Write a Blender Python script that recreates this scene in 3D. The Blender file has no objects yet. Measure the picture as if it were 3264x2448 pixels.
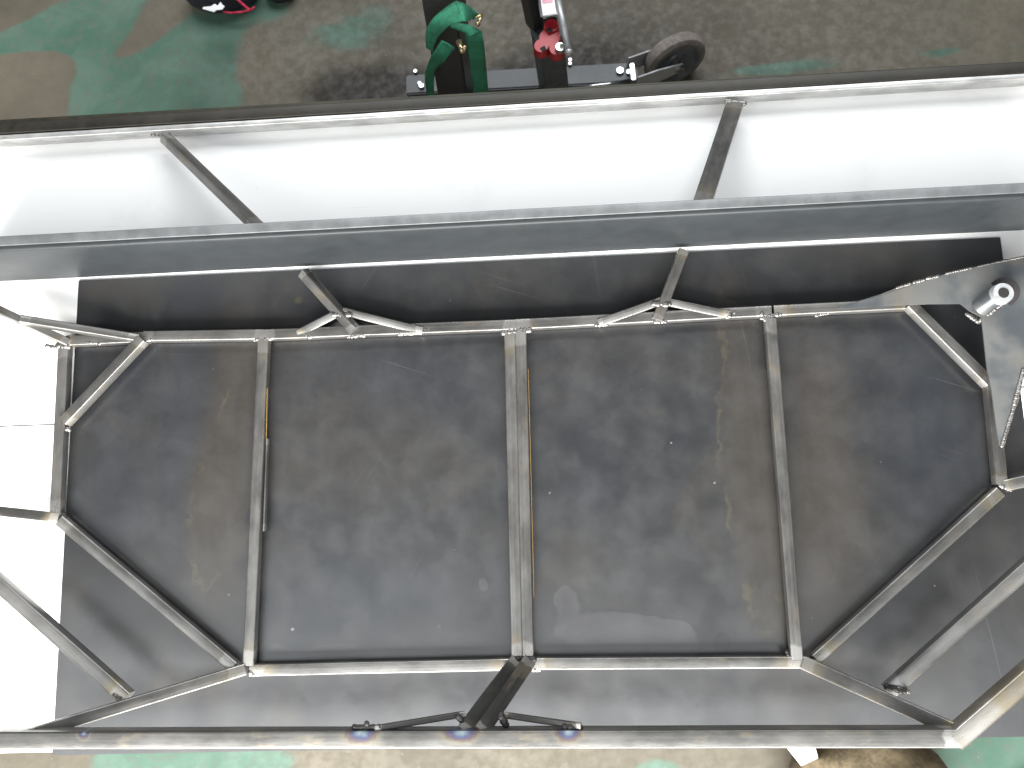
import bpy, bmesh, math, random
import numpy as np
from mathutils import Vector, Matrix, noise
random.seed(7)
C = bpy.context.scene.collection
S = bpy.context.scene

# ------------------------------------------------------------------ camera
CAM = np.array([0.0470081, -0.08020908, 1.67056444])
F = 2786.88
def rot(r):
    r = np.array(r); t = np.linalg.norm(r); k = r / t
    K = np.array([[0, -k[2], k[1]], [k[2], 0, -k[0]], [-k[1], k[0], 0]])
    return np.eye(3) + math.sin(t) * K + (1 - math.cos(t)) * K @ K
RM = rot([-0.17008231, 0.05349109, -0.03550421]) @ np.diag([1, -1, -1.])     # world -> view (x right, y down, z forward)
cd = bpy.data.cameras.new('camera'); cam = bpy.data.objects.new('camera', cd); C.objects.link(cam)
RB = (np.diag([1, -1, -1.]) @ RM).T
cam.matrix_world = Matrix.Translation(CAM.tolist()) @ Matrix(RB.tolist()).to_4x4()
cd.sensor_width = 36; cd.lens = F / 3264 * 36; cd.clip_start = .05; cd.clip_end = 100
cd.dof.use_dof = True; cd.dof.focus_distance = 1.62; cd.dof.aperture_fstop = 5.0
S.camera = cam

# ------------------------------------------------------------------ light: a big bright workshop doorway behind the bench, dim room
w = bpy.data.worlds.new('World'); S.world = w; w.use_nodes = True
bg = w.node_tree.nodes['Background']; bg.inputs[0].default_value = (.95, .97, 1, 1); bg.inputs[1].default_value = .038
def area(name, loc, target, sx, sy, power, col):
    l = bpy.data.lights.new(name, 'AREA'); l.shape = 'RECTANGLE'; l.size = sx; l.size_y = sy; l.energy = power; l.color = col
    o = bpy.data.objects.new(name, l); C.objects.link(o); o.location = loc
    d = Vector(target) - Vector(loc); o.rotation_euler = d.to_track_quat('-Z', 'Y').to_euler()
    return o
area('doorway_light', (-.4, -2.4, 1.6), (-.1, 0, .0), 4.2, 1.5, 300, (1, .985, .95))
area('roof_light', (-.2, -1.7, 3.0), (0, -.1, 0), 6.0, 2.3, 62, (.93, .97, 1))
area('far_fill_light', (0.3, 3.3, 2.9), (0, .7, 0), 4.4, 1.6, 110, (.95, .98, 1))  # added fill from beyond the bench, no window known there
S.view_settings.view_transform = 'Standard'; S.view_settings.look = 'None'
S.view_settings.exposure = 0.98; S.view_settings.gamma = 1

# ------------------------------------------------------------------ helpers
def at(px, py, z):
    """point of the place at height z seen at that point of the photograph"""
    d = RM.T @ np.array([(px - 1632) / F, (py - 1224) / F, 1.])
    p = CAM + d * ((z - CAM[2]) / d[2])
    return Vector((p[0], p[1], z))
def obj(name, bm, mat, parent=None, smooth=False, kind=None):
    me = bpy.data.meshes.new(name); bm.normal_update(); bm.to_mesh(me); bm.free()
    if mat: me.materials.append(mat)
    if smooth:
        me.polygons.foreach_set('use_smooth', [True] * len(me.polygons))
    o = bpy.data.objects.new(name, me); C.objects.link(o)
    if parent: o.parent = parent
    if kind: o['kind'] = kind
    return o
def thing(name, label, cat, loc=(0, 0, 0), group=None):
    o = bpy.data.objects.new(name, None); C.objects.link(o); o.location = loc
    o['label'] = label; o['category'] = cat; o.empty_display_size = .038
    if group: o['group'] = group
    return o
def attach(o, root):
    """make o a child of root without moving it"""
    o.parent = root
    m = Matrix.Identity(4); r = root
    while r is not None:
        m = Matrix.LocRotScale(r.location, r.rotation_euler, r.scale) @ m if r.parent is None else m @ Matrix.Identity(4)
        r = r.parent
    o.matrix_parent_inverse = Matrix.Translation(root.location).inverted() if root.type == 'EMPTY' else o.matrix_parent_inverse
    return o
def autosmooth(o, ang=35):
    me = o.data
    me.polygons.foreach_set('use_smooth', [True] * len(me.polygons))
    me.set_sharp_from_angle(angle=math.radians(ang))

def box_bm(bm, c, s, rz=0, bevel=0):
    r = bmesh.ops.create_cube(bm, size=1)
    M = Matrix.Translation(c) @ Matrix.Rotation(rz, 4, 'Z') @ Matrix.Diagonal((*s, 1))
    bmesh.ops.transform(bm, matrix=M, verts=r['verts'])
    if bevel:
        ed = set(e for v in r['verts'] for e in v.link_edges)
        bmesh.ops.bevel(bm, geom=list(ed), offset=bevel, segments=2, affect='EDGES')
    return bm
def cyl_bm(bm, a, b, r1, r2=None, n=20):
    a = Vector(a); b = Vector(b); r2 = r1 if r2 is None else r2
    q = (b - a).to_track_quat('Z', 'Y')
    r = bmesh.ops.create_cone(bm, cap_ends=True, segments=n, radius1=r1, radius2=r2, depth=(b - a).length)
    bmesh.ops.transform(bm, matrix=Matrix.Translation((a + b) / 2) @ q.to_matrix().to_4x4(), verts=r['verts'])
    return bm
def prism_bm(bm, pts, th):
    """closed outline of 3-D points (top side), thickness th downwards"""
    top = [bm.verts.new(p) for p in pts]; bot = [bm.verts.new(Vector(p) - Vector((0, 0, th))) for p in pts]
    f = bm.faces.new(top); f2 = bm.faces.new(bot[::-1])
    n = len(pts)
    for i in range(n):
        bm.faces.new((top[i], bot[i], bot[(i + 1) % n], top[(i + 1) % n]))
    bmesh.ops.recalc_face_normals(bm, faces=bm.faces)
    return bm

# ------------------------------------------------------------------ materials
def newmat(name):
    m = bpy.data.materials.new(name); m.use_nodes = True
    nt = m.node_tree; return m, nt, nt.nodes['Principled BSDF']
def N(nt, t, **k):
    n = nt.nodes.new(t)
    for a, v in k.items():
        if a.startswith('i_'):
            key = a[2:]; key = int(key) if key.isdigit() else key
            n.inputs[key].default_value = v
        else: setattr(n, a, v)
    return n
def L(nt, a, b): nt.links.new(a, b)
def math_(nt, op, a, b=None, clamp=False):
    n = N(nt, 'ShaderNodeMath', operation=op, use_clamp=clamp)
    for i, v in enumerate((a, b)):
        if v is None: continue
        if isinstance(v, (int, float)): n.inputs[i].default_value = v
        else: L(nt, v, n.inputs[i])
    return n.outputs[0]
def noise_(nt, co, scale, detail=4, rough=.55, dist=0.):
    n = N(nt, 'ShaderNodeTexNoise'); n.inputs['Scale'].default_value = scale; n.inputs['Detail'].default_value = detail
    n.inputs['Roughness'].default_value = rough; n.inputs['Distortion'].default_value = dist
    L(nt, co, n.inputs['Vector']); return n.outputs['Fac']
def step_(nt, v, lo, hi, a=0., b=1.):
    n = N(nt, 'ShaderNodeMapRange', interpolation_type='SMOOTHSTEP')
    L(nt, v, n.inputs[0])
    for i, x in enumerate((lo, hi, a, b)): n.inputs[i + 1].default_value = x
    return n.outputs[0]
def mix_(nt, f, a, b, mode='MIX'):
    n = N(nt, 'ShaderNodeMix', data_type='RGBA', blend_type=mode)
    for i, v in ((0, f), (6, a), (7, b)):
        if isinstance(v, (int, float)): n.inputs[i].default_value = v
        elif isinstance(v, tuple): n.inputs[i].default_value = (*v, 1) if len(v) == 3 else v
        else: L(nt, v, n.inputs[i])
    return n.outputs[2]
def bump_(nt, h, s, d, bs):
    n = N(nt, 'ShaderNodeBump'); n.inputs['Strength'].default_value = s; n.inputs['Distance'].default_value = d
    L(nt, h, n.inputs['Height']); L(nt, n.outputs[0], bs.inputs['Normal'])
def coords(nt, kind='Object', scale=(1, 1, 1)):
    t = N(nt, 'ShaderNodeTexCoord'); m = N(nt, 'ShaderNodeMapping'); m.inputs['Scale'].default_value = scale
    L(nt, t.outputs[kind], m.inputs[0]); return m.outputs[0]

def steel(name, base=(.185, .181, .173), rough=.28, metal=.7):
    """bare tube: brushed along its length, mill-scale patches, ground bright at both ends, straw heat tint beyond"""
    m, nt, bs = newmat(name)
    oi = N(nt, 'ShaderNodeObjectInfo')
    tc = N(nt, 'ShaderNodeTexCoord')
    ofs = N(nt, 'ShaderNodeVectorMath', operation='ADD'); L(nt, tc.outputs['Object'], ofs.inputs[0])
    rv = N(nt, 'ShaderNodeCombineXYZ'); L(nt, math_(nt, 'MULTIPLY', oi.outputs['Random'], 37.), rv.inputs[0]); L(nt, rv.outputs[0], ofs.inputs[1])
    def mp(s):
        q = N(nt, 'ShaderNodeMapping'); q.inputs['Scale'].default_value = s; L(nt, ofs.outputs[0], q.inputs[0]); return q.outputs[0]
    streak = noise_(nt, mp((2.5, 260, 260)), 1, 3)
    patch = noise_(nt, mp((14, 30, 30)), 1, 5, .6)
    fine = noise_(nt, mp((60, 240, 240)), 1, 3, .6)
    v = math_(nt, 'ADD', math_(nt, 'MULTIPLY', step_(nt, streak, .3, .7), .30), math_(nt, 'MULTIPLY', step_(nt, patch, .25, .75), .75))
    v = math_(nt, 'ADD', v, math_(nt, 'MULTIPLY', oi.outputs['Random'], .25))
    dark = tuple(c * .52 for c in base); lite = tuple(min(1, c * 1.25) for c in base)
    col = mix_(nt, math_(nt, 'MULTIPLY', v, .85, True), dark, lite)
    brown = step_(nt, noise_(nt, mp((9, 20, 20)), 1.7, 4), .56, .72, 0, .35)
    col = mix_(nt, brown, col, (.27, .22, .15))
    # distance to the nearer end of the tube
    sx = N(nt, 'ShaderNodeSeparateXYZ'); L(nt, tc.outputs['Object'], sx.inputs[0])
    ln = N(nt, 'ShaderNodeAttribute', attribute_type='OBJECT', attribute_name='tube_length')
    d = math_(nt, 'SUBTRACT', math_(nt, 'MULTIPLY', ln.outputs['Fac'], .5), math_(nt, 'ABSOLUTE', sx.outputs[0]))
    gw = N(nt, 'ShaderNodeAttribute', attribute_type='OBJECT', attribute_name='ground_scale')
    dn = math_(nt, 'MULTIPLY', math_(nt, 'ADD', d, math_(nt, 'MULTIPLY', math_(nt, 'SUBTRACT', patch, .4), .035)), gw.outputs['Fac'])
    ground = step_(nt, dn, .034, .042, 1, 0)
    tint = math_(nt, 'MULTIPLY', step_(nt, dn, .030, .075, .55, 0), step_(nt, math_(nt, 'FRACT', math_(nt, 'MULTIPLY', oi.outputs['Random'], 7.3)), .2, .9))
    col = mix_(nt, tint, col, (.36, .29, .17))
    col = mix_(nt, math_(nt, 'MULTIPLY', ground, math_(nt, 'ADD', math_(nt, 'MULTIPLY', step_(nt, patch, .3, .65), .5), .35)), col, (.36, .35, .335))
    L(nt, col, bs.inputs['Base Color'])
    bs.inputs['Metallic'].default_value = metal
    r = math_(nt, 'ADD', math_(nt, 'MULTIPLY', patch, .22), rough - .10)
    r = math_(nt, 'ADD', r, math_(nt, 'MULTIPLY', fine, .08))
    r = math_(nt, 'SUBTRACT', r, math_(nt, 'MULTIPLY', ground, .05))
    L(nt, r, bs.inputs['Roughness'])
    bump_(nt, math_(nt, 'ADD', fine, math_(nt, 'MULTIPLY', streak, .6)), .25, .0006, bs)
    return m
M_steel = steel('bare_steel')
def tinted(spots, w):
    m = steel('heat_tinted_steel', base=(.12, .117, .110), metal=.6); nt = m.node_tree; bs = nt.nodes['Principled BSDF']
    src = bs.inputs['Base Color'].links[0].from_socket
    tc = N(nt, 'ShaderNodeTexCoord'); sx = N(nt, 'ShaderNodeSeparateXYZ'); L(nt, tc.outputs['Object'], sx.inputs[0])
    nz = noise_(nt, tc.outputs['Object'], 120, 4, .6)
    for x, hw, dp in spots:
        a = math_(nt, 'MULTIPLY', math_(nt, 'SUBTRACT', sx.outputs[0], x), 1 / hw)
        b = math_(nt, 'MULTIPLY', math_(nt, 'SUBTRACT', sx.outputs[1], w / 2), 1 / dp)
        d = math_(nt, 'SQRT', math_(nt, 'ADD', math_(nt, 'MULTIPLY', a, a), math_(nt, 'MULTIPLY', b, b)))
        d = math_(nt, 'ADD', d, math_(nt, 'MULTIPLY', math_(nt, 'SUBTRACT', nz, .5), .5))
        cr = N(nt, 'ShaderNodeValToRGB'); e = cr.color_ramp.elements
        e[0].position = 0; e[0].color = (.30, .34, .36, 1); e[1].position = 1; e[1].color = (.22, .19, .14, 1)
        for p, c in ((.28, (.10, .15, .20, 1)), (.45, (.045, .055, .14, 1)), (.62, (.075, .05, .075, 1)), (.78, (.11, .08, .055, 1))): q = e.new(p); q.color = c
        L(nt, d, cr.inputs[0])
        src = mix_(nt, step_(nt, d, .5, 1.35, .72, 0), src, cr.outputs[0])
    L(nt, src, bs.inputs['Base Color']); return m
M_bright = steel('sheared_steel_edge', base=(.52, .52, .51), rough=.36, metal=.6)
M_darkshade = steel('dark_shade_steel', base=(.055, .053, .05), rough=.42, metal=.5)  # dark base holds the shade of the centre struts

def simple(name, col, rough=.5, metal=0., nscale=60, var=.25, bumpd=.0004, coat=0):
    m, nt, bs = newmat(name)
    co = coords(nt)
    n = noise_(nt, co, nscale, 5, .6); n2 = noise_(nt, co, nscale * .17, 3)
    f = math_(nt, 'ADD', math_(nt, 'MULTIPLY', n, .5), math_(nt, 'MULTIPLY', n2, .5))
    c = mix_(nt, step_(nt, f, .35, .65), tuple(x * (1 - var) for x in col), tuple(min(1, x * (1 + var)) for x in col))
    L(nt, c, bs.inputs['Base Color']); bs.inputs['Metallic'].default_value = metal
    L(nt, math_(nt, 'ADD', math_(nt, 'MULTIPLY', n, .2), rough - .1), bs.inputs['Roughness'])
    bs.inputs['Coat Weight'].default_value = coat
    if bumpd: bump_(nt, n, .4, bumpd, bs)
    return m
M_bead = simple('weld_metal', (.22, .21, .20), .36, .8, 400, .35, .0012)
M_soot = simple('burnt_weld', (.03, .028, .027), .45, .5, 400, .4, .0012)
M_chrome = simple('zinc_plated_steel', (.42, .43, .44), .22, 1, 90, .12)
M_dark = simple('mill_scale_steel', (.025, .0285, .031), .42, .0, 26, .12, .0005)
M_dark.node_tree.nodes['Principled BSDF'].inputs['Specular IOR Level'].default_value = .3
M_littop = simple('lit_top_steel', (.135, .141, .145), .40, .3, 30, .2, .0004)  # paler copy of the heavy bar's steel for its lit top
M_galv = simple('galvanised_steel', (.42, .43, .44), .42, .45, 90, .15)
M_blackpaint = simple('black_painted_steel', (.018, .018, .02), .45, 0, 60, .3)
M_greypaint = simple('grey_painted_steel', (.07, .075, .08), .5, .2, 50, .25)
M_rubber = simple('black_rubber', (.03, .03, .034), .5, 0, 80, .3)
M_hub = simple('grey_hub', (.10, .105, .115), .35, 0, 60, .2)
M_tread = simple('dusty_tread', (.19, .165, .15), .8, 0, 80, .3)
M_strap = simple('green_webbing', (.018, .155, .085), .8, 0, 160, .3, .0008)
M_red = simple('red_plastic', (.36, .010, .02), .42, 0, 60, .15)
M_hole = simple('dark_hollow', (.012, .01, .01), .8, 0, 60, .1)
M_white = simple('white_plastic', (.80, .79, .80), .4, 0, 60, .05)
M_pink = simple('pink_print', (.75, .35, .42), .5, 0, 60, .1)
M_cloth = simple('black_fabric', (.014, .015, .022), .85, 0, 220, .35, .0008)
M_piping = simple('red_piping', (.55, .02, .07), .6, 0, 60, .2)
M_brass = simple('brass', (.55, .45, .26), .3, .9, 60, .2)
M_canvas = simple('brown_canvas', (.16, .125, .075), .9, 0, 120, .35, .001)
M_whitepaint = simple('white_painted_steel', (.82, .82, .80), .4, 0, 60, .05)
M_amber = simple('amber_tint', (.34, .20, .055), .5, 0, 60, .2)
M_unlit = simple('unlit_rail_black', (.016, .014, .010), .5, .2, 40, .35)  # black holds the unlit tone of the far rail's top
M_darktrim = simple('dark_edge_iron', (.05, .047, .032), .55, .4, 60, .3)

def tabletop_mat():
    m, nt, bs = newmat('white_laminate'); co = coords(nt)
    n = noise_(nt, co, 3.2, 5, .6, .4)
    c = mix_(nt, step_(nt, n, .52, .72, 0, .55), (.88, .88, .87), (.74, .72, .70))
    sc = noise_(nt, coords(nt, 'Object', (4, 90, 1)), 1, 2)
    c = mix_(nt, step_(nt, sc, .71, .75, 0, .3), c, (.55, .55, .56))
    sp = noise_(nt, co, 70, 2); c = mix_(nt, step_(nt, sp, .76, .79, 0, .5), c, (.35, .35, .36))
    L(nt, c, bs.inputs['Base Color']); bs.inputs['Roughness'].default_value = .5
    return m
M_table = tabletop_mat()

# soft masks kept as attributes on a grid of the real surface, sharpened and broken up by noise in the material
def grid_obj(name, xs, ys, z, mat, masks, parent=None, kind=None, th=0):
    X, Y = np.meshgrid(xs, ys); nx, ny = len(xs), len(ys)
    v = np.stack([X.ravel(), Y.ravel(), np.full(X.size, z)], 1)
    i = (np.arange(ny - 1)[:, None] * nx + np.arange(nx - 1)[None]).ravel()
    f = np.stack([i, i + 1, i + 1 + nx, i + nx], 1).tolist()
    V = v.tolist()
    if th:                                             # skirt and underside give the sheet its thickness
        b = len(V); x0, x1, y0, y1 = xs[0], xs[-1], ys[0], ys[-1]
        V += [[x0, y0, z - th], [x1, y0, z - th], [x1, y1, z - th], [x0, y1, z - th]]
        V += [[x0, y0, z], [x1, y0, z], [x1, y1, z], [x0, y1, z]]
        for k in range(4): f.append([b + k, b + (k + 1) % 4, b + 4 + (k + 1) % 4, b + 4 + k])
        f.append([b + 3, b + 2, b + 1, b])
    me = bpy.data.meshes.new(name); me.from_pydata(V, [], f); me.materials.append(mat)
    for key, fn in masks.items():
        a = me.attributes.new(key, 'FLOAT', 'POINT')
        d = np.zeros(len(V)); d[:X.size] = fn(X.ravel(), Y.ravel()); a.data.foreach_set('value', d)
    o = bpy.data.objects.new(name, me); C.objects.link(o)
    if parent: o.parent = parent
    if kind: o['kind'] = kind
    return o
def blobs(lst, z):
    """lst of (px, py, half width, half height, degrees, strength) -> field on the plane z"""
    out = []
    for px, py, rx, ry, a, s in lst:
        c = at(px, py, z); e = at(px + 10, py, z); k = (e - c).length / 10
        out.append((c.x, c.y, rx * k, ry * k, math.radians(-a), s))
    def fn(x, y):
        t = np.zeros_like(x)
        for cx, cy, rx, ry, a, s in out:
            dx, dy = x - cx, y - cy
            u = (dx * math.cos(a) + dy * math.sin(a)) / rx; v = (-dx * math.sin(a) + dy * math.cos(a)) / ry
            t = t + s * np.exp(-(u * u + v * v) ** 1.0 * .9)
        return t
    return fn
def attr(nt, key):
    return N(nt, 'ShaderNodeAttribute', attribute_name=key).outputs['Fac']

# ------------------------------------------------------------------ floor
FZ = -.80
def floor_mat():
    m, nt, bs = newmat('worn_green_floor_paint'); co = coords(nt)
    g = attr(nt, 'paint')
    n1 = noise_(nt, co, 5, 6, .62, .6); n2 = noise_(nt, co, 38, 4, .6); n3 = noise_(nt, co, 1.7, 4)
    e = math_(nt, 'ADD', g, math_(nt, 'MULTIPLY', math_(nt, 'SUBTRACT', n1, .5), .6))
    k = step_(nt, e, .36, .56)
    grn = mix_(nt, step_(nt, n1, .35, .65), (.045, .108, .076), (.080, .140, .107))
    gry = mix_(nt, step_(nt, n3, .35, .65), (.066, .057, .040), (.128, .112, .083))
    gry = mix_(nt, step_(nt, n2, .35, .7, 0, .5), gry, (.09, .08, .06))
    grn = mix_(nt, step_(nt, n2, .45, .75, 0, .55), grn, (.11, .11, .09))
    c = mix_(nt, k, gry, grn)
    sp = noise_(nt, co, 120, 2); c = mix_(nt, step_(nt, sp, .74, .78, 0, .7), c, (.45, .43, .40))
    st = step_(nt, math_(nt, 'ADD', attr(nt, 'floor_shade'), math_(nt, 'MULTIPLY', math_(nt, 'SUBTRACT', n1, .5), .3)), .25, .95, 0, .9)
    c = mix_(nt, st, c, (.014, .010, .007))  # shade around the stand darkens the floor colour
    L(nt, c, bs.inputs['Base Color'])
    L(nt, step_(nt, n2, .3, .7, .55, .8), bs.inputs['Roughness']); bump_(nt, n2, .3, .002, bs)
    return m
green = blobs([(230, 80, 260, 110, -20, .9), (420, 290, 230, 150, 0, .9), (640, 140, 170, 120, -40, .8), (560, 380, 120, 60, 0, .5), (200, 150, 120, 50, 0, .4),
               (0, 330, 60, 40, 0, .45), (1130, 90, 230, 110, -10, .56), (850, 20, 90, 60, 0, .55), (330, 200, 90, 120, 0, .4),
               (2560, 210, 170, 36, -4, .58), (2050, 20, 60, 20, 0, .3), (2390, 225, 90, 22, 0, .5), (3000, 165, 110, 34, -8, .62), (3240, 150, 60, 22, 0, .5), (2860, 130, 60, 20, 20, .4),
               (60, 128, 150, 40, -12, .9), (30, 385, 80, 26, 0, .7), (120, 200, 130, 60, 0, -.9), (60, 300, 110, 90, 0, -.9), (20, 20, 120, 60, -30, -.8), (700, 330, 80, 90, 20, .5), (480, 95, 110, 40, -45, -.5), (380, 170, 60, 30, -30, -.4), (370, 330, 60, 40, 0, -.25),
               (520, 2430, 270, 80, 0, .9), (800, 2440, 150, 60, 0, .6), (2100, 2450, 110, 40, 0, .6), (3150, 2410, 260, 90, 0, 1.), (2350, 2460, 60, 30, 0, .3), (120, 2430, 120, 80, 0, -.1)], FZ)
floor_shade = blobs([(1130, 290, 200, 95, -8, .9), (1500, 290, 330, 90, 0, .9), (1880, 190, 260, 110, 0, .8), (1050, 180, 60, 120, 0, .2), (2120, 60, 170, 60, 0, .25), (360, 380, 70, 40, 0, .35)], FZ)  # dark blobs put the shade around the stand into the floor
fx = np.concatenate([np.linspace(-9, -2.1, 8), np.linspace(-2.05, 2.05, 165), np.linspace(2.1, 9, 8)])
fy = np.concatenate([np.linspace(-7, -1.6, 7), np.linspace(-1.55, 1.75, 133), np.linspace(1.8, 9, 8)])
floor = grid_obj('floor', fx, fy, FZ, floor_mat(), {'paint': green, 'floor_shade': floor_shade}, kind='structure')

# ------------------------------------------------------------------ bench
tbl = thing('work_table', 'white topped workbench under the welded steel frame and dark sheet', 'table', (0, 0, FZ))
ZT = 0.0
yn = at(3264, 2338, 0).y; yf = at(1632, 313, 0).y; yj = at(0, 1358, 0).y; xl, xr = -1.32, 1.40
def panel(x0, x1, y0, y1):
    bm = bmesh.new(); box_bm(bm, ((x0 + x1) / 2, (y0 + y1) / 2, ZT - .012), (x1 - x0, y1 - y0, .024), 0, .0012)
    o = obj('tabletop_panel', bm, M_table); attach(o, tbl); autosmooth(o); return o
panel(xl, xr, yn, yj - .0014); panel(xl, xr, yj + .0014, yf)
bm = bmesh.new(); box_bm(bm, ((xl + xr) / 2, yf + .008, ZT - .02), (xr - xl, .0158, .046), 0, .002)
attach(obj('edge_iron', bm, M_darktrim), tbl)
for yy in (yn + .05, yf - .05):
    bm = bmesh.new(); box_bm(bm, ((xl + xr) / 2, yy, ZT - .05), (xr - xl - .1, .045, .05)); attach(obj('table_rail', bm, M_whitepaint), tbl)
for xx in (xl + .12, xr - .12):
    for yy in (yn + .05, yf - .05):
        bm = bmesh.new(); box_bm(bm, (xx, yy, (ZT - .075 + FZ) / 2), (.05, .05, -FZ - .075), 0, .003); attach(obj('leg', bm, M_whitepaint), tbl)

# ------------------------------------------------------------------ steel sheet with its stains
def sheet_mat():
    m, nt, bs = newmat('hot_rolled_sheet'); co = coords(nt)
    n1 = noise_(nt, co, 3.3, 6, .6, .5); n2 = noise_(nt, co, 15, 4, .5, .2); n3 = noise_(nt, co, 130, 3, .6)
    ns = noise_(nt, coords(nt, 'Object', (28, 1.6, 1)), 1, 4, .6)       # rolling streaks
    jit = math_(nt, 'MULTIPLY', math_(nt, 'SUBTRACT', n2, .5), .5)
    c = mix_(nt, step_(nt, n1, .34, .66), (.070, .078, .090), (.125, .122, .118))
    c = mix_(nt, step_(nt, n2, .36, .72, 0, .5), c, (.165, .165, .168))
    nm = noise_(nt, co, 7, 4, .5, .6); c = mix_(nt, step_(nt, nm, .40, .74, 0, .2), c, (.060, .062, .066))
    nb = noise_(nt, co, 5.1, 4, .6, 0.8); c = mix_(nt, step_(nt, nb, .48, .74, 0, .5), c, (.19, .165, .13))
    b = math_(nt, 'ADD', attr(nt, 'brown'), math_(nt, 'MULTIPLY', jit, .5))
    c = mix_(nt, step_(nt, b, .10, .9, 0, .65), c, (.172, .142, .112))
    c = mix_(nt, step_(nt, math_(nt, 'ADD', attr(nt, 'blue'), math_(nt, 'MULTIPLY', jit, .5)), .1, .9, 0, .7), c, (.088, .100, .122))
    wt = math_(nt, 'ADD', attr(nt, 'water'), jit)
    c = mix_(nt, step_(nt, wt, .47, .53, 0, .36), c, (.24, .23, .25))
    rim = math_(nt, 'MULTIPLY', step_(nt, wt, .42, .49), step_(nt, wt, .49, .56, 1, 0))
    c = mix_(nt, math_(nt, 'MULTIPLY', rim, .22), c, (.05, .05, .06))
    # straw coloured tide mark beside the brown bands
    ty = math_(nt, 'ADD', attr(nt, 'tide'), math_(nt, 'MULTIPLY', step_(nt, attr(nt, 'tide'), .08, .35), math_(nt, 'ADD', math_(nt, 'MULTIPLY', jit, 1.3), math_(nt, 'MULTIPLY', math_(nt, 'SUBTRACT', noise_(nt, co, 60, 4, .7), .5), .22))))
    tm = math_(nt, 'MULTIPLY', step_(nt, ty, .44, .5), step_(nt, ty, .5, .56, 1, 0))
    tm = math_(nt, 'MULTIPLY', tm, step_(nt, noise_(nt, co, 9, 3, .6), .42, .6))
    c = mix_(nt, math_(nt, 'MULTIPLY', tm, .75), c, (.30, .26, .15))
    c = mix_(nt, step_(nt, ty, .44, .54, 0, .35), c, (.165, .14, .105))
    dk = math_(nt, 'ADD', attr(nt, 'smudge'), jit)
    c = mix_(nt, step_(nt, dk, .45, .55, 0, .6), c, (.035, .032, .036))
    c = mix_(nt, step_(nt, ns, .35, .75, 0, .25), c, (.06, .06, .065))
    sp = noise_(nt, co, 55, 1); c = mix_(nt, step_(nt, sp, .80, .815), c, (.6, .6, .62))
    c = mix_(nt, step_(nt, n3, .3, .7, 0, .18), c, (.04, .04, .045))
    for ang, sc, k in ((.35, (2.2, 210, 1), .5), (-1.0, (3.0, 260, 1), .35), (1.45, (1.6, 170, 1), .3)):
        t = N(nt, 'ShaderNodeTexCoord'); mr = N(nt, 'ShaderNodeMapping'); mr.inputs['Rotation'].default_value = (0, 0, ang); L(nt, t.outputs['Object'], mr.inputs[0])
        ms = N(nt, 'ShaderNodeMapping'); ms.inputs['Scale'].default_value = sc; L(nt, mr.outputs[0], ms.inputs[0])
        c = mix_(nt, step_(nt, noise_(nt, ms.outputs[0], 1, 2, .4, .1), .74, .80, 0, k), c, (.42, .41, .40))
    c = mix_(nt, 1., c, (.23, .23, .235), 'MULTIPLY')
    L(nt, c, bs.inputs['Base Color'])
    bs.inputs['Metallic'].default_value = .15; bs.inputs['IOR'].default_value = 2.0
    r = math_(nt, 'ADD', math_(nt, 'MULTIPLY', n2, .20), .24); r = math_(nt, 'ADD', r, math_(nt, 'MULTIPLY', step_(nt, wt, .47, .53), .05))
    L(nt, r, bs.inputs['Roughness']); 
    bump_(nt, n3, .08, .0006, bs)
    return m
W, D = 1.829, .914
ZS = .0035
brown = blobs([(680, 1400, 120, 420, 8, 1.), (720, 1900, 90, 260, 0, .5), (2390, 1500, 90, 600, 0, .75), (2620, 1700, 130, 420, 4, 1.1), (2600, 1200, 120, 200, 0, .5), (330, 930, 90, 40, 0, .7),
               (2000, 1150, 260, 110, 0, .4), (1120, 1350, 180, 220, 20, .25), (2150, 900, 300, 60, 0, .35), (560, 2200, 160, 40, 0, .6), (700, 1200, 60, 160, 20, .5), (1050, 1560, 200, 120, 0, .3), (240, 1900, 40, 250, 0, .4)], ZS)
blue = blobs([(600, 1250, 70, 260, 8, 1.2), (360, 1560, 130, 220, 0, .8), (420, 1180, 60, 90, 30, .6), (1250, 1200, 260, 130, 10, .8), (1330, 1900, 260, 120, 0, .7), (2960, 1350, 190, 220, 20, .95), (3000, 1560, 160, 120, 0, .5),
              (620, 920, 120, 60, 0, .8), (1850, 1600, 160, 120, 0, .5), (1000, 1800, 200, 160, 0, .35), (1800, 2200, 500, 60, 0, .4), (2900, 1060, 130, 80, 0, .8), (560, 1700, 60, 200, 0, .5), (3180, 2100, 120, 200, 0, .4)], ZS)
water = blobs([(2020, 2030, 260, 95, 6, 1.), (1800, 1900, 50, 50, 0, .6), (1100, 2080, 210, 45, 0, .65), (1540, 1860, 26, 40, 0, .7), (1240, 1990, 120, 30, 0, .3), (2120, 1890, 130, 60, 10, -.5), (1400, 1995, 12, 12, 0, .7), (870, 2060, 100, 40, 0, .3), (2600, 2180, 200, 60, 0, .4), (1200, 2230, 300, 40, 0, .35)], ZS)
tide = blobs([(700, 1620, 115, 250, 6, .95), (785, 1250, 62, 200, 12, .8), (2402, 1480, 118, 620, -3, .95), (300, 940, 26, 20, 0, .6), (960, 960, 50, 30, 0, .55)], ZS)
smudge = blobs([(2300, 2050, 34, 42, 0, 1.), (2220, 2250, 10, 20, 0, .8), (3140, 2040, 30, 10, 0, .6), (3230, 2035, 14, 8, 0, .6), (1290, 1010, 10, 8, 0, .3), (2220, 1230, 30, 14, 20, .35)], ZS)
sheet = grid_obj('steel_sheet', np.linspace(-W / 2, W / 2, 260), np.linspace(-D / 2, D / 2, 130), ZS, sheet_mat(),
                 {'brown': brown, 'blue': blue, 'water': water, 'tide': tide, 'smudge': smudge}, th=.0032)
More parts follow.
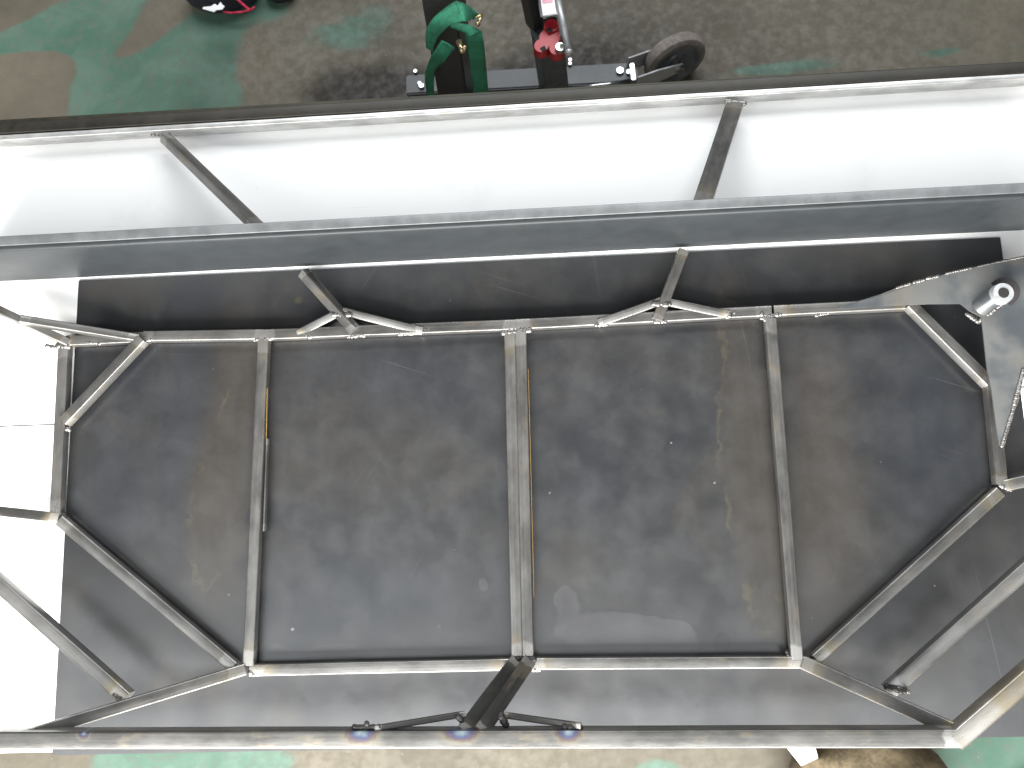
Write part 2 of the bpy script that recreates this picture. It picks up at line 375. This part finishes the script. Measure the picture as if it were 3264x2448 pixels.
sheet['label'] = 'large dark blue-grey hot rolled steel sheet stained brown, lying flat on the white bench'
sheet['category'] = 'steel sheet'

# ------------------------------------------------------------------ the welded frame
o0 = at(1650, 1100, ZS)
frame = thing('welded_frame', 'welded bare steel tube frame with cross bars and corner braces on the dark sheet', 'steel frame', (0, 0, ZS))
cnt = [0]
def tube(name, a, b, w=.0213, h=.0205, roll=0, mat=None, r=.0025, lab=None, ext=.002, parent=None, ground=None):
    """rounded square tube whose top face runs from a to b, each (px, py, z of the top face)"""
    cnt[0] += 1
    dz = .00035 * (cnt[0] % 4)
    A, B = (p.copy() if isinstance(p, Vector) else at(p[0], p[1], p[2] + dz) for p in (a, b))
    X = (B - A).normalized(); A = A - X * ext; B = B + X * ext; Ln = (B - A).length
    Zv = (Vector((0, 0, 1)) - X * X.z).normalized(); Y = Zv.cross(X)
    q = Matrix((X, Y, Zv)).transposed().to_4x4()
    c = (A + B) / 2 - Zv * (h / 2)
    prof = []
    for sx, sy, a0 in ((1, 1, 0), (-1, 1, 90), (-1, -1, 180), (1, -1, 270)):
        for k in range(4):
            t = math.radians(a0 + 30 * k); prof.append((sx * (w / 2 - r) + r * math.cos(t), sy * (h / 2 - r) + r * math.sin(t)))
    bm = bmesh.new(); ns = max(2, int(Ln / .09)); rings = []
    for i in range(ns + 1):
        x = -Ln / 2 + Ln * i / ns
        jx = 0 if i in (0, ns) else (noise.noise(Vector((x * 9, cnt[0] * 3.3, 0))) * .0005)
        rings.append([bm.verts.new((x, p[0] + jx, p[1] + jx * .6)) for p in prof])
    n = len(prof)
    for i in range(ns):
        for k in range(n):
            bm.faces.new((rings[i][k], rings[i][(k + 1) % n], rings[i + 1][(k + 1) % n], rings[i + 1][k]))
    bm.faces.new(rings[0]); bm.faces.new(rings[-1][::-1])
    bmesh.ops.recalc_face_normals(bm, faces=bm.faces)
    o = obj(name, bm, mat or M_steel); o['tube_length'] = Ln; o['ground_scale'] = .036 / (ground or min(.030, Ln * .09))
    o.matrix_world = Matrix.Translation(c) @ q @ Matrix.Rotation(math.radians(roll), 4, 'X')
    mw = o.matrix_world.copy(); pr = parent or frame
    o.parent = pr; o.matrix_parent_inverse = Matrix.Translation(pr.location).inverted(); o.matrix_world = mw
    autosmooth(o, 50)
    if lab: o['label'] = lab
    return o
def bead(a, b, r=.0042, mat=None, n=None, flat=.7):
    """a run of weld between two points (px, py, z)"""
    A = at(*a); B = at(*b); ln = (B - A).length; n = n or max(4, int(ln / (r * .45)))
    bm = bmesh.new()
    for i in range(n):
        p = A.lerp(B, i / max(1, n - 1)) + Vector([random.uniform(-.15, .15) * r for _ in range(3)])
        s = r * random.uniform(.75, 1.2)
        q = bmesh.ops.create_icosphere(bm, subdivisions=2, radius=s)
        bmesh.ops.transform(bm, matrix=Matrix.Translation(p) @ Matrix.Diagonal((1, 1, flat, 1)), verts=q['verts'])
    o = obj('weld_bead', bm, mat or M_bead, smooth=True); attach(o, frame); return o

ZB = ZS + .0215       # top of the 20 mm base tubes
ZBAR = .20
# far rail, heavy bar, near rail
tube('far_rail', (-260, 457, .034), (3520, 229, .034), .012, .032, r=.0022, mat=M_bright)
tube('unlit_rail_top', (-260, 427, .036), (3520, 201, .036), .0235, .03, mat=M_unlit, r=.002, lab='dark olive-black strip added for the unlit top of the far rail')  # added strip, its black holds the rail top's dark reflection
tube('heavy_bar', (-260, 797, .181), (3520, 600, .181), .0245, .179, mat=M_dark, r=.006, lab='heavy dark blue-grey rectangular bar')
_A, _B = at(-60, 2360, ZBAR), at(3060, 2353, ZBAR)
M_tint = tinted([((at(px, 2357, ZBAR) - (_A + _B) / 2).dot((_B - _A).normalized()), hw, dp) for px, hw, dp in ((1152, .032, .022), (1470, .034, .019), (1812, .026, .019), (270, .012, .012))], .026)
tube('bar_lit_top', (-260, 784, .1842), (3520, 587, .1842), .0185, .0034, mat=M_littop, r=.0012, lab='pale grey strip added along the heavy bar for its lit top')  # added strip, light on the bar's top put into its colour
tube('near_rail', (-60, 2360, ZBAR), (3060, 2353, ZBAR), .0285, .034, r=.003, roll=2, mat=M_tint, lab='near rail with blue heat tinted weld spots')
tube('end_rail', (3050, 2362, ZBAR), (3420, 2040, ZBAR), .030, .034, r=.004, ground=.085, lab='end rail ground bright at the corner')
# struts between far rail and heavy bar
tube('strut', (520, 432, .036), (820, 722, .174), .0205, .0205, roll=-45)
tube('strut', (2345, 325, .036), (2240, 645, .174), .033, .020, roll=8)
# base ring
tube('top_chord', (215, 1086, ZB), (470, 1074, ZB)); tube('top_chord', (462, 1072, ZB), (835, 1066, ZB)); tube('top_chord', (835, 1067, ZB), (1642, 1035, ZB))
tube('top_chord', (1646, 1034, ZB), (2455, 991, ZB)); tube('top_chord', (2470, 990, ZB), (2905, 968, ZB))
tube('side_chord', (203, 1102, ZB), (177, 1640, ZB)); tube('side_chord', (3160, 1225, ZB), (3192, 1540, ZB))
tube('cross_bar', (840, 1084, ZB + .001), (792, 2118, ZB + .001)); 
tube('cross_bar', (1625, 1064, ZB + .001), (1648, 2096, ZB + .001)); tube('cross_bar', (1660, 1062, ZB + .0014), (1683, 2096, ZB + .0014))
tube('cross_bar', (2456, 1018, ZB + .001), (2540, 2098, ZB + .001))
tube('bottom_chord', (800, 2137, ZB), (1640, 2118, ZB)); tube('bottom_chord', (1690, 2116, ZB), (2560, 2111, ZB))
tube('corner_brace', (450, 1082, ZB + .008), (205, 1342, ZB + .008), roll=10); tube('corner_brace', (2905, 972, ZB + .008), (3152, 1218, ZB + .008), roll=-10)
tube('corner_brace', (192, 1660, ZB + .002), (742, 2124, ZB + .002)); tube('corner_brace', (3185, 1570, ZB + .002), (2604, 2100, ZB + .002))
# inclined braces up to the near rail
tube('inclined_brace', (780, 2134, ZB + .004), (60, 2352, ZBAR - .006)); tube('inclined_brace', (2560, 2112, ZB + .004), (3085, 2348, ZBAR - .006), .024, .022)
tube('inclined_brace', (398, 2224, .105), (-120, 1762, .105), .0245, .024); tube('inclined_brace', (2836, 2206, .08), (3400, 1700, .12), .025, .024)
tube('side_stub', (185, 1650, ZB + .001), (-160, 1612, .05), .018, .018, mat=M_darkshade)
tube('side_stub', (3205, 1548, ZB + .001), (3420, 1500, .05))
# pair of struts in the middle, their shade put into a dark base
tube('centre_strut', (1648, 2104, ZB + .006), (1484, 2326, ZBAR - .012), .025, .02, mat=M_darkshade); tube('centre_strut', (1690, 2104, ZB + .0066), (1538, 2326, ZBAR - .0115), .025, .02, mat=M_darkshade)
tube('gusset_rod', (1200, 2322, ZBAR - .004), (1482, 2276, ZBAR - .03), .010, .010, mat=M_darkshade); tube('gusset_rod', (1846, 2314, ZBAR - .004), (1610, 2280, ZBAR - .03), .010, .010, mat=M_darkshade)
# tripod braces under the heavy bar
def tripod(ap, l, r, up, foot, amb):
    tube('tripod_leg', (l[0], l[1], ZB + .002), (ap[0], ap[1], ZB + .007), .016, .020, roll=16)
    tube('tripod_leg', (r[0], r[1], ZB + .002), (ap[0] + 12, ap[1], ZB + .007), .016, .020, roll=-16)
    tube('strut', (foot[0], foot[1], ZB + .010), (up[0], up[1], ZB + .012), .020, .019, roll=-38 if up[0] < 1500 else 6)
    bead((ap[0] - 22, ap[1] + 12, ZB + .012), (ap[0] + 30, ap[1] + 14, ZB + .012), .0055)
tripod((1085, 990), (950, 1060), (1345, 1052), (966, 868), (1128, 1048), True)
tripod((2105, 957), (1910, 1026), (2322, 1000), (2178, 800), (2096, 1015), True)
# upper left: the side truss running out of the picture
tube('truss_rod', (440, 1078, ZB + .004), (70, 1018, .07), .016, .018, roll=10); tube('truss_rod', (216, 1092, ZB + .004), (-140, 925, .10), .016, .018, roll=12)
# flat strips and thin amber lines along the cross bars
tube('steel_strip', (852, 1402, ZB - .004), (842, 1690, ZB - .004), .0035, .012, r=.001)
for a, b in (((1684, 1180), (1702, 1900)), ((2480, 1280), (2524, 1800)), ((853, 1240), (850, 1395))):
    tube('amber_line', (a[0], a[1], ZB - .004), (b[0], b[1], ZB - .004), .0008, .0035, mat=M_amber, r=.0004)

# weld beads
B_ = ZB + .001
for a, b, r in (((812, 1082, B_), (868, 1078, B_), .0045), ((1606, 1060, B_), (1688, 1052, B_), .0055), ((2428, 1014, B_), (2486, 1002, B_), .005), ((2428, 1002, B_), (2440, 1018, B_), .005),
                ((960, 1062, B_), (990, 1074, B_), .005), ((1110, 1072, B_), (1160, 1068, B_), .005), ((1335, 1058, B_), (1368, 1050, B_), .005), ((1270, 1066, B_), (1330, 1062, B_), .004),
                ((1900, 1036, B_), (1935, 1034, B_), .0045), ((2090, 1026, B_), (2120, 1024, B_), .005), ((2320, 1008, B_), (2340, 998, B_), .005), ((464, 1086, B_), (486, 1082, B_), .005),
                ((188, 1100, B_), (216, 1104, B_), .007), ((276, 1090, B_), (318, 1094, B_), .0045), ((205, 1358, B_), (222, 1372, B_), .005), ((76, 1022, .06), (92, 1030, .06), .006), ((420, 1084, B_), (436, 1094, B_), .004),
                ((2888, 972, B_), (2898, 984, B_), .004), ((3138, 1226, B_), (3152, 1236, B_), .0045), ((3186, 1545, B_), (3222, 1562, B_), .0055),
                ((796, 2142, B_), (806, 2150, B_), .005), ((752, 2124, B_), (762, 2122, B_), .0035), ((1618, 2134, B_), (1640, 2126, B_), .004), ((1700, 2134, B_), (1720, 2136, B_), .0045), ((2552, 2106, B_), (2572, 2122, B_), .0045),
                ((366, 2214, .107), (386, 2222, .107), .0045), ((2866, 2196, .09), (2894, 2204, .09), .005),
                ((486, 430, .038), (540, 435, .038), .0035), ((786, 718, .178), (818, 720, .178), .0055), ((2318, 322, .038), (2372, 330, .038), .005), ((2220, 644, .178), (2252, 646, .178), .0045),
                ((150, 1102, B_), (170, 1106, B_), .004), ((2600, 1006, B_), (2640, 998, B_), .003)):
    bead(a, b, r)
for a, b, r in (((1640, 2100, B_ + .004), (1700, 2102, B_ + .004), .006), ((1596, 2278, .185), (1612, 2312, .185), .006), ((1462, 2284, .185), (1470, 2296, .185), .005), ((1130, 2318, ZBAR - .004), (1210, 2318, ZBAR - .004), .0042),
                ((1168, 2306, ZBAR - .004), (1172, 2314, ZBAR - .004), .004), ((1800, 2318, ZBAR - .004), (1850, 2318, ZBAR - .004), .0048), ((168, 1606, B_), (182, 1614, B_), .004), ((2826, 2190, .09), (2888, 2206, .09), .006),
                ((784, 2102, B_), (804, 2106, B_), .004), ((196, 1634, B_), (206, 1644, B_), .004), ((2588, 2092, B_), (2600, 2094, B_), .004), ((2508, 2078, B_), (2514, 2092, B_), .004), ((3064, 2322, ZBAR - .002), (3110, 2322, ZBAR - .002), .004)):
    bead(a, b, r, M_soot)
random.seed(3)
def seam(a, b, r, n):
    A = at(*a); B = at(*b); bm = bmesh.new()
    for i in range(n):
        t = random.random(); p = A.lerp(B, t)
        q = bmesh.ops.create_icosphere(bm, subdivisions=1, radius=r * random.uniform(.4, 1.1))
        bmesh.ops.transform(bm, matrix=Matrix.Translation(p) @ Matrix.Diagonal((random.uniform(1.5, 6), 1, .6, 1)), verts=q['verts'])
    o = obj('edge_burr', bm, M_bead, smooth=True, kind='stuff'); attach(o, frame)
seam((0, 763, .181), (3264, 585, .181), .0008, 110)

# gusset plate at the right with its boss
def gusset_mat():
    m, nt, bs = newmat('ground_plate'); co = coords(nt)
    n1 = noise_(nt, co, 11, 4, .5, .0); n2 = noise_(nt, coords(nt, 'Object', (40, 260, 1)), 1, 3)
    c = mix_(nt, step_(nt, n1, .38, .62), (.085, .094, .104), (.150, .152, .148))
    c = mix_(nt, step_(nt, noise_(nt, co, 9, 3), .55, .7, 0, .5), c, (.18, .158, .125))
    L(nt, c, bs.inputs['Base Color']); bs.inputs['Metallic'].default_value = .4
    L(nt, step_(nt, n1, .3, .7, .30, .48), bs.inputs['Roughness']); bump_(nt, n2, .25, .0005, bs); return m
M_gus = gusset_mat()
def zg(px, py): return .045 + max(0, px - 2700) * .00004
pts = [(2668, 985), (2728, 962), (2800, 940), (2862, 916), (2958, 888), (3060, 862), (3150, 840), (3400, 790), (3400, 900), (3290, 1120), (3262, 1180), (3232, 1290), (3208, 1380), (3196, 1422),
       (3184, 1418), (3172, 1330), (3160, 1240), (3146, 1170), (3134, 1060), (3128, 1010), (3090, 990), (3062, 968), (2960, 969), (2890, 972), (2780, 976)]
bm = bmesh.new(); prism_bm(bm, [at(x, y, zg(x, y)) for x, y in pts][::-1], .003)
g = obj('gusset_plate', bm, M_gus); attach(g, frame)
for a, b, r, n in (((2860, 917), (2900, 905), .003, 5), ((2955, 888), (2990, 880), .0035, 5), ((3015, 872), (3100, 853), .0026, 12), ((3120, 848), (3264, 818), .0024, 14), ((3262, 1180), (3234, 1288), .0045, 22), ((3234, 1288), (3194, 1420), .0038, 24), ((2915, 900), (2945, 892), .0035, 5)):
    bead((a[0], a[1], zg(*a)), (b[0], b[1], zg(*b)), r * .9, n=n * 3)
A_ = at(3120, 984, .060); Bb = at(3192, 932, .095)
bm = bmesh.new(); cyl_bm(bm, A_, Bb, .0165, .0165, 28); o = obj('boss_sleeve', bm, M_gus); autosmooth(o, 40); attach(o, frame)
dr = (Bb - A_).normalized()
up = (Vector((.0, -.1, 1))).normalized()
# hexagonal nut standing at the end of the sleeve
Cn = at(3192, 937, .098)
bm = bmesh.new(); cyl_bm(bm, Cn - Vector((0, 0, .006)), Cn + Vector((0, 0, .008)), .0195, .0180, 28); o = obj('boss_nut', bm, M_chrome); autosmooth(o, 40); attach(o, frame); o.data.materials[0] = M_galv
bm = bmesh.new(); cyl_bm(bm, Cn + Vector((0, 0, .0081)), Cn + Vector((0, 0, .0087)), .0095, .0095, 24); attach(obj('bolt_hole', bm, M_hole), frame)
bm = bmesh.new(); cyl_bm(bm, at(3199, 931, .0672), at(3199, 931, .0680), .0265, .0265, 28); attach(obj('sleeve_opening', bm, M_hole), frame)
bead((3082, 1000, .05), (3120, 1026, .05), .005); bead((3125, 1022, .056), (3190, 972, .07), .004, n=14)

# ------------------------------------------------------------------ things on the floor beyond the bench
def pt(px, py, z): return at(px, py, z)
zb = FZ + .10
stand = thing('wheeled_stand', 'black wheeled steel stand with red knob and chrome lever on the floor behind the bench', 'stand', (at(1700, 250, FZ).x, at(1700, 250, FZ).y, FZ))
def beam(name, a, b, w, h, mat, root, bev=.004):
    A = Vector(a); B = Vector(b); X = (B - A).normalized(); ln = (B - A).length
    q = X.to_track_quat('X', 'Z').to_matrix().to_4x4()
    bm = bmesh.new(); box_bm(bm, (0, 0, 0), (ln, w, h), 0, bev)
    bmesh.ops.transform(bm, matrix=Matrix.Translation((A + B) / 2) @ q, verts=bm.verts)
    o = obj(name, bm, mat); attach(o, root); autosmooth(o, 40); return o
beam('base_beam', pt(1300, 285, zb - .03), pt(2030, 245, zb - .03), .062, .06, M_greypaint, stand)
beam('post', pt(1462, 330, zb), pt(1400, -120, FZ + .62), .085, .10, M_blackpaint, stand)
beam('post', pt(1768, 300, zb), pt(1742, 100, FZ + .34), .07, .075, M_greypaint, stand)
beam('jack_body', pt(1730, 90, FZ + .30), pt(1690, -120, FZ + .52), .07, .09, M_blackpaint, stand, .02)
bm = bmesh.new(); ce = pt(1748, 22, FZ + .46); box_bm(bm, ce, (.046, .062, .012), math.radians(6), .006); attach(obj('label_plate', bm, M_white), stand)
bm = bmesh.new(); box_bm(bm, ce + Vector((-.002, .018, .0068)), (.026, .022, .0012), math.radians(6)); attach(obj('printed_mark', bm, M_pink), stand)
# red three lobed knob
kc = pt(1752, 122, FZ + .42); bm = bmesh.new()
lob = [pt(1757, 88, kc.z), pt(1726, 152, kc.z), pt(1774, 160, kc.z)]
for p in lob:
    cyl_bm(bm, p - Vector((0, 0, .015)), p + Vector((0, 0, .010)), .0215, .018, 24)
cyl_bm(bm, kc - Vector((0, 0, .016)), kc + Vector((0, 0, .004)), .029, .026, 24)
o = obj('red_knob', bm, M_red); attach(o, stand); autosmooth(o, 40)
for x, y in ((1752, 96), (1732, 156)):
    p = pt(x, y, kc.z + .0105); bm = bmesh.new(); box_bm(bm, p, (.013, .013, .0012), .5, 0)
    h = obj('socket_hole', bm, M_hole); attach(h, stand)
bm = bmesh.new(); a = pt(1766, -60, kc.z + .05); b = pt(1813, 166, kc.z + .03); cyl_bm(bm, a, b, .0078, .0088, 18)
q = bmesh.ops.create_uvsphere(bm, u_segments=18, v_segments=10, radius=.0100); bmesh.ops.transform(bm, matrix=Matrix.Translation(b), verts=q['verts'])
attach(obj('lever', bm, M_galv, smooth=True), stand)
bm = bmesh.new(); p = pt(1785, 158, kc.z + .012); cyl_bm(bm, p, p + Vector((0, 0, .014)), .0125, .011, 20); cyl_bm(bm, p + Vector((.0, 0, .014)), p + Vector((.02, 0, .018)), .006, .006, 14); attach(obj('washer', bm, M_chrome), stand)
for x, y, r in ((1325, 230, .006), (1344, 276, .009), (1338, 268, .006), (1817, 194, .006), (1817, 206, .006), (1976, 228, .013), (2004, 232, .009)):
    bm = bmesh.new(); p = pt(x, y, zb + .002); cyl_bm(bm, p - Vector((0, 0, .01)), p + Vector((0, 0, .008)), r, r * .85, 6); attach(obj('bolt', bm, M_chrome), stand)
bm = bmesh.new(); cyl_bm(bm, pt(1822, 283, zb), pt(2010, 262, zb), .006, .0095, 16); attach(obj('tie_rod', bm, M_chrome, smooth=True), stand)
# castor: wheel with its axle nearly along the view, fork in front
wc = pt(2150, 188, FZ + .085); ax = Vector((.30, -.92, .16)).normalized(); R_ = .092
bm = bmesh.new()
prof = [(.030, .016), (.060, .016), (.064, .020), (.080, .021), (.089, .016), (.092, .006), (.092, -.006), (.089, -.016), (.080, -.021), (.064, -.020), (.060, -.016), (.030, -.016)]
def lathe(bm, prof, c, ax, n=48, closed=True):
    q = ax.to_track_quat('Z', 'Y').to_matrix(); rings = []
    for i in range(n):
        t = 2 * math.pi * i / n
        rings.append([bm.verts.new(c + q @ Vector((r * math.cos(t), r * math.sin(t), z))) for r, z in prof])
    m = len(prof)
    for i in range(n):
        for k in range(m if closed else m - 1):
            bm.faces.new((rings[i][k], rings[i][(k + 1) % m], rings[(i + 1) % n][(k + 1) % m], rings[(i + 1) % n][k]))
    bmesh.ops.recalc_face_normals(bm, faces=bm.faces)
lathe(bm, [(.072, .0215), (.080, .0212), (.089, .016), (.0922, .006), (.0922, -.006), (.089, -.016), (.080, -.0212), (.072, -.0215)], wc, ax); o = obj('tyre', bm, M_tread); autosmooth(o, 40)
wheel = o; attach(wheel, stand); wheel.name = 'wheel'
bm = bmesh.new(); lathe(bm, [(.004, .018), (.03, .018), (.034, .012), (.060, .012), (.066, .0225), (.0735, .0225), (.0735, -.0225), (.004, -.018)], wc, ax); o = obj('hub', bm, M_hub); autosmooth(o, 40); attach(o, stand)
def fork(side):
    off = ax * (.036 * side)
    A = pt(2012, 240, FZ + .115) + off; Bx = wc + off
    d = (Bx - A).normalized(); pz = ax.cross(d).normalized(); bm = bmesh.new()
    P = [A - pz * .032, A + pz * .032, A.lerp(Bx, .45) + pz * .030, Bx + pz * .017 + d * .006, Bx + d * .018, Bx - pz * .017 + d * .006, A.lerp(Bx, .45) - pz * .024]
    t = ax * .0022; f = [bm.verts.new(p + t) for p in P]; g = [bm.verts.new(p - t) for p in P]; bm.faces.new(f); bm.faces.new(g[::-1])
    for i in range(len(P)): bm.faces.new((f[i], g[i], g[(i + 1) % len(P)], f[(i + 1) % len(P)]))
    bmesh.ops.recalc_face_normals(bm, faces=bm.faces); attach(obj('fork_arm', bm, M_galv), stand)
fork(1); fork(-1)
bm = bmesh.new(); cyl_bm(bm, wc - ax * .045, wc + ax * .046, .010, .010, 6); cyl_bm(bm, wc + ax * .038, wc + ax * .046, .016, .015, 6); attach(obj('axle', bm, M_chrome), stand)
beam('castor_plate', pt(2012, 215, FZ + .13), pt(2018, 268, FZ + .13), .012, .05, M_chrome, stand, .002)

# green lifting strap around the post
strap = thing('lifting_strap', 'green webbing strap looped around the black post of the stand', 'strap', tuple(pt(1460, 120, zb)))
def ribbon(L_, R_2, z, root, mat=M_strap, th=.003):
    bm = bmesh.new(); top = []; bot = []
    n = len(L_)
    def cr(P, t):
        i = min(int(t), n - 2); u = t - i; p = [Vector(P[max(0, min(n - 1, i + k))]) for k in (-1, 0, 1, 2)]
        return .5 * ((2 * p[1]) + (-p[0] + p[2]) * u + (2 * p[0] - 5 * p[1] + 4 * p[2] - p[3]) * u * u + (-p[0] + 3 * p[1] - 3 * p[2] + p[3]) * u ** 3)
    m = (n - 1) * 6
    for i in range(m + 1):
        t = i / 6; l = cr([at(x, y, zz) for (x, y), zz in zip(L_, z)], t); r = cr([at(x, y, zz) for (x, y), zz in zip(R_2, z)], t)
        row = []
        for k in range(5):
            p = l.lerp(r, k / 4); p = p + Vector((0, 0, .0025 * math.sin(k / 4 * math.pi) + .0008 * math.sin(i * 1.3 + k))); row.append(p)
        top.append([bm.verts.new(p) for p in row]); bot.append([bm.verts.new(p - Vector((0, 0, th))) for p in row])
    for i in range(m):
        for k in range(4):
            bm.faces.new((top[i][k], top[i][k + 1], top[i + 1][k + 1], top[i + 1][k])); bm.faces.new((bot[i][k + 1], bot[i][k], bot[i + 1][k], bot[i + 1][k + 1]))
        for k in (0, 4): bm.faces.new((top[i][k], top[i + 1][k], bot[i + 1][k], bot[i][k]))
    for i in (0, m):
        for k in range(4): bm.faces.new((top[i][k], bot[i][k], bot[i][k + 1], top[i][k + 1]))
    bmesh.ops.recalc_face_normals(bm, faces=bm.faces)
    o = obj('webbing', bm, mat, smooth=True); attach(o, root); return o
h0 = FZ
ribbon([(1358, 152), (1358, 96), (1390, 48), (1452, 2)], [(1378, 165), (1392, 122), (1428, 84), (1476, 66)], (h0 + .56, h0 + .60, h0 + .64, h0 + .66), strap)
ribbon([(1452, 2), (1478, 10), (1505, 26), (1534, 54)], [(1474, 66), (1488, 66), (1500, 62), (1514, 58)], (h0 + .661, h0 + .655, h0 + .62, h0 + .58), strap)
ribbon([(1484, 104), (1490, 150), (1502, 235), (1512, 330)], [(1536, 98), (1544, 150), (1552, 235), (1560, 330)], (h0 + .57, h0 + .53, h0 + .38, h0 + .24), strap)
ribbon([(1408, 128), (1374, 180), (1354, 245), (1366, 330)], [(1450, 152), (1414, 196), (1386, 230), (1384, 330)], (h0 + .52, h0 + .48, h0 + .38, h0 + .24), strap)
ribbon([(1440, 70), (1470, 74), (1500, 80), (1532, 98)], [(1436, 88), (1462, 96), (1484, 104), (1498, 118)], (h0 + .55, h0 + .56, h0 + .57, h0 + .58), strap)
hook = thing('brass_hook', 'small brass hook hanging at the end of the green strap', 'hook', tuple(pt(1475, 150, FZ + .42)))
for a, b, r in (((1462, 132), (1474, 166), .007), ((1474, 166), (1484, 146), .006)):
    bm = bmesh.new(); cyl_bm(bm, pt(*a, FZ + .56), pt(*b, FZ + .57), r, r * .7, 14); attach(obj('hook_arm', bm, M_brass, smooth=True), hook)
buckle = thing('strap_buckle', 'small brass buckle at the upper right end of the green strap', 'buckle', tuple(pt(1530, 65, FZ + .46)))
for a, b, r in (((1536, 50), (1524, 76), .004), ((1521, 74), (1525, 80), .006), ((1514, 56), (1538, 46), .003)):
    bm = bmesh.new(); cyl_bm(bm, pt(*a, FZ + .6), pt(*b, FZ + .6), r, r * .9, 14); attach(obj('buckle_bar', bm, M_brass, smooth=True), buckle)

# black fabric bags at the top edge
def soft(name, c, s, mat, root=None, amp=.12, seed=0, rz=0):
    bm = bmesh.new(); bmesh.ops.create_icosphere(bm, subdivisions=4, radius=1)
    for v in bm.verts:
        n = noise.noise(v.co * 1.7 + Vector((seed, 0, 0))) * amp + noise.noise(v.co * 5 + Vector((0, seed, 0))) * amp * .3
        v.co *= 1 + n
        v.co.z = max(v.co.z, -.55)
    bmesh.ops.transform(bm, matrix=Matrix.Translation(c) @ Matrix.Rotation(rz, 4, 'Z') @ Matrix.Diagonal((*s, 1)), verts=bm.verts)
    o = obj(name, bm, mat, smooth=True)
    if root: attach(o, root)
    return o
bag = thing('fabric_bag', 'black fabric bag with red piping and white print on the green floor', 'bag', tuple(pt(700, -20, FZ)))
soft('bag_body', pt(700, -32, FZ + .05), (.118, .062, .08), M_cloth, bag, .08, 1.)
def pipe(P, r, mat, name, root, z):
    bm = bmesh.new()
    for (a, b) in zip(P[:-1], P[1:]): cyl_bm(bm, pt(*a, z), pt(*b, z), r, r, 8)
    attach(obj(name, bm, mat, smooth=True), root)
pipe([(712, 38), (740, 41), (775, 38), (800, 31), (812, 22)], .0030, M_piping, 'piping', bag, FZ + .045)
pipe([(752, -6), (770, 10), (786, 24), (798, 33)], .0038, M_piping, 'piping', bag, FZ + .125)
bm = bmesh.new()
ou = [(648, 22), (672, 20), (684, 12), (694, 18), (703, 6), (708, 14), (716, 20), (708, 30), (690, 32), (682, 38), (664, 33), (645, 28)]
prism_bm(bm, [pt(x, y, FZ + .128) for x, y in ou][::-1], .001); attach(obj('white_print', bm, M_white), bag)
bag2 = soft('fabric_pouch', pt(890, -34, FZ + .03), (.052, .036, .05), M_cloth, None, .08, 4.)
bag2['label'] = 'small black fabric pouch just right of the bag with red piping'; bag2['category'] = 'pouch'

# ------------------------------------------------------------------ near side, below the bench edge
sack = thing('canvas_sack', 'brown canvas sack on the floor below the near rail at lower right', 'sack', tuple(pt(2780, 2520, FZ)))
soft('sack_body', pt(2780, 2530, FZ + .12), (.19, .17, .22), M_canvas, sack, .16, 2., .2)
bm = bmesh.new()
def fold(P, z, r):
    bm = bmesh.new()
    for (a, b) in zip(P[:-1], P[1:]): cyl_bm(bm, pt(*a, z), pt(*b, z), r, r * .8, 10)
    attach(obj('fold', bm, M_canvas, smooth=True), sack)
tray = beam_ = None
wb = thing('white_board', 'white painted board leaning beside the brown sack below the near rail', 'board', tuple(pt(2540, 2440, FZ)))
bm = bmesh.new(); prism_bm(bm, [pt(x, y, FZ + z) for x, y, z in ((2490, 2360, .30), (2590, 2350, .30), (2630, 2500, .05), (2600, 2500, .05))][::-1], .012); attach(obj('board_face', bm, M_whitepaint), wb)
TY = at(3300, 2600, FZ)
tyre = thing('rubber_tyre', 'round black rubber tyre lying on the mint green floor at the lower right corner', 'tyre', tuple(TY))
bm = bmesh.new(); lathe(bm, [(.065 + .03 * math.cos(t), .03 * math.sin(t)) for t in [2 * math.pi * k / 16 for k in range(16)]], TY + Vector((0, 0, .03)), Vector((0, 0, 1))); attach(obj('tread', bm, M_rubber, smooth=True), tyre)
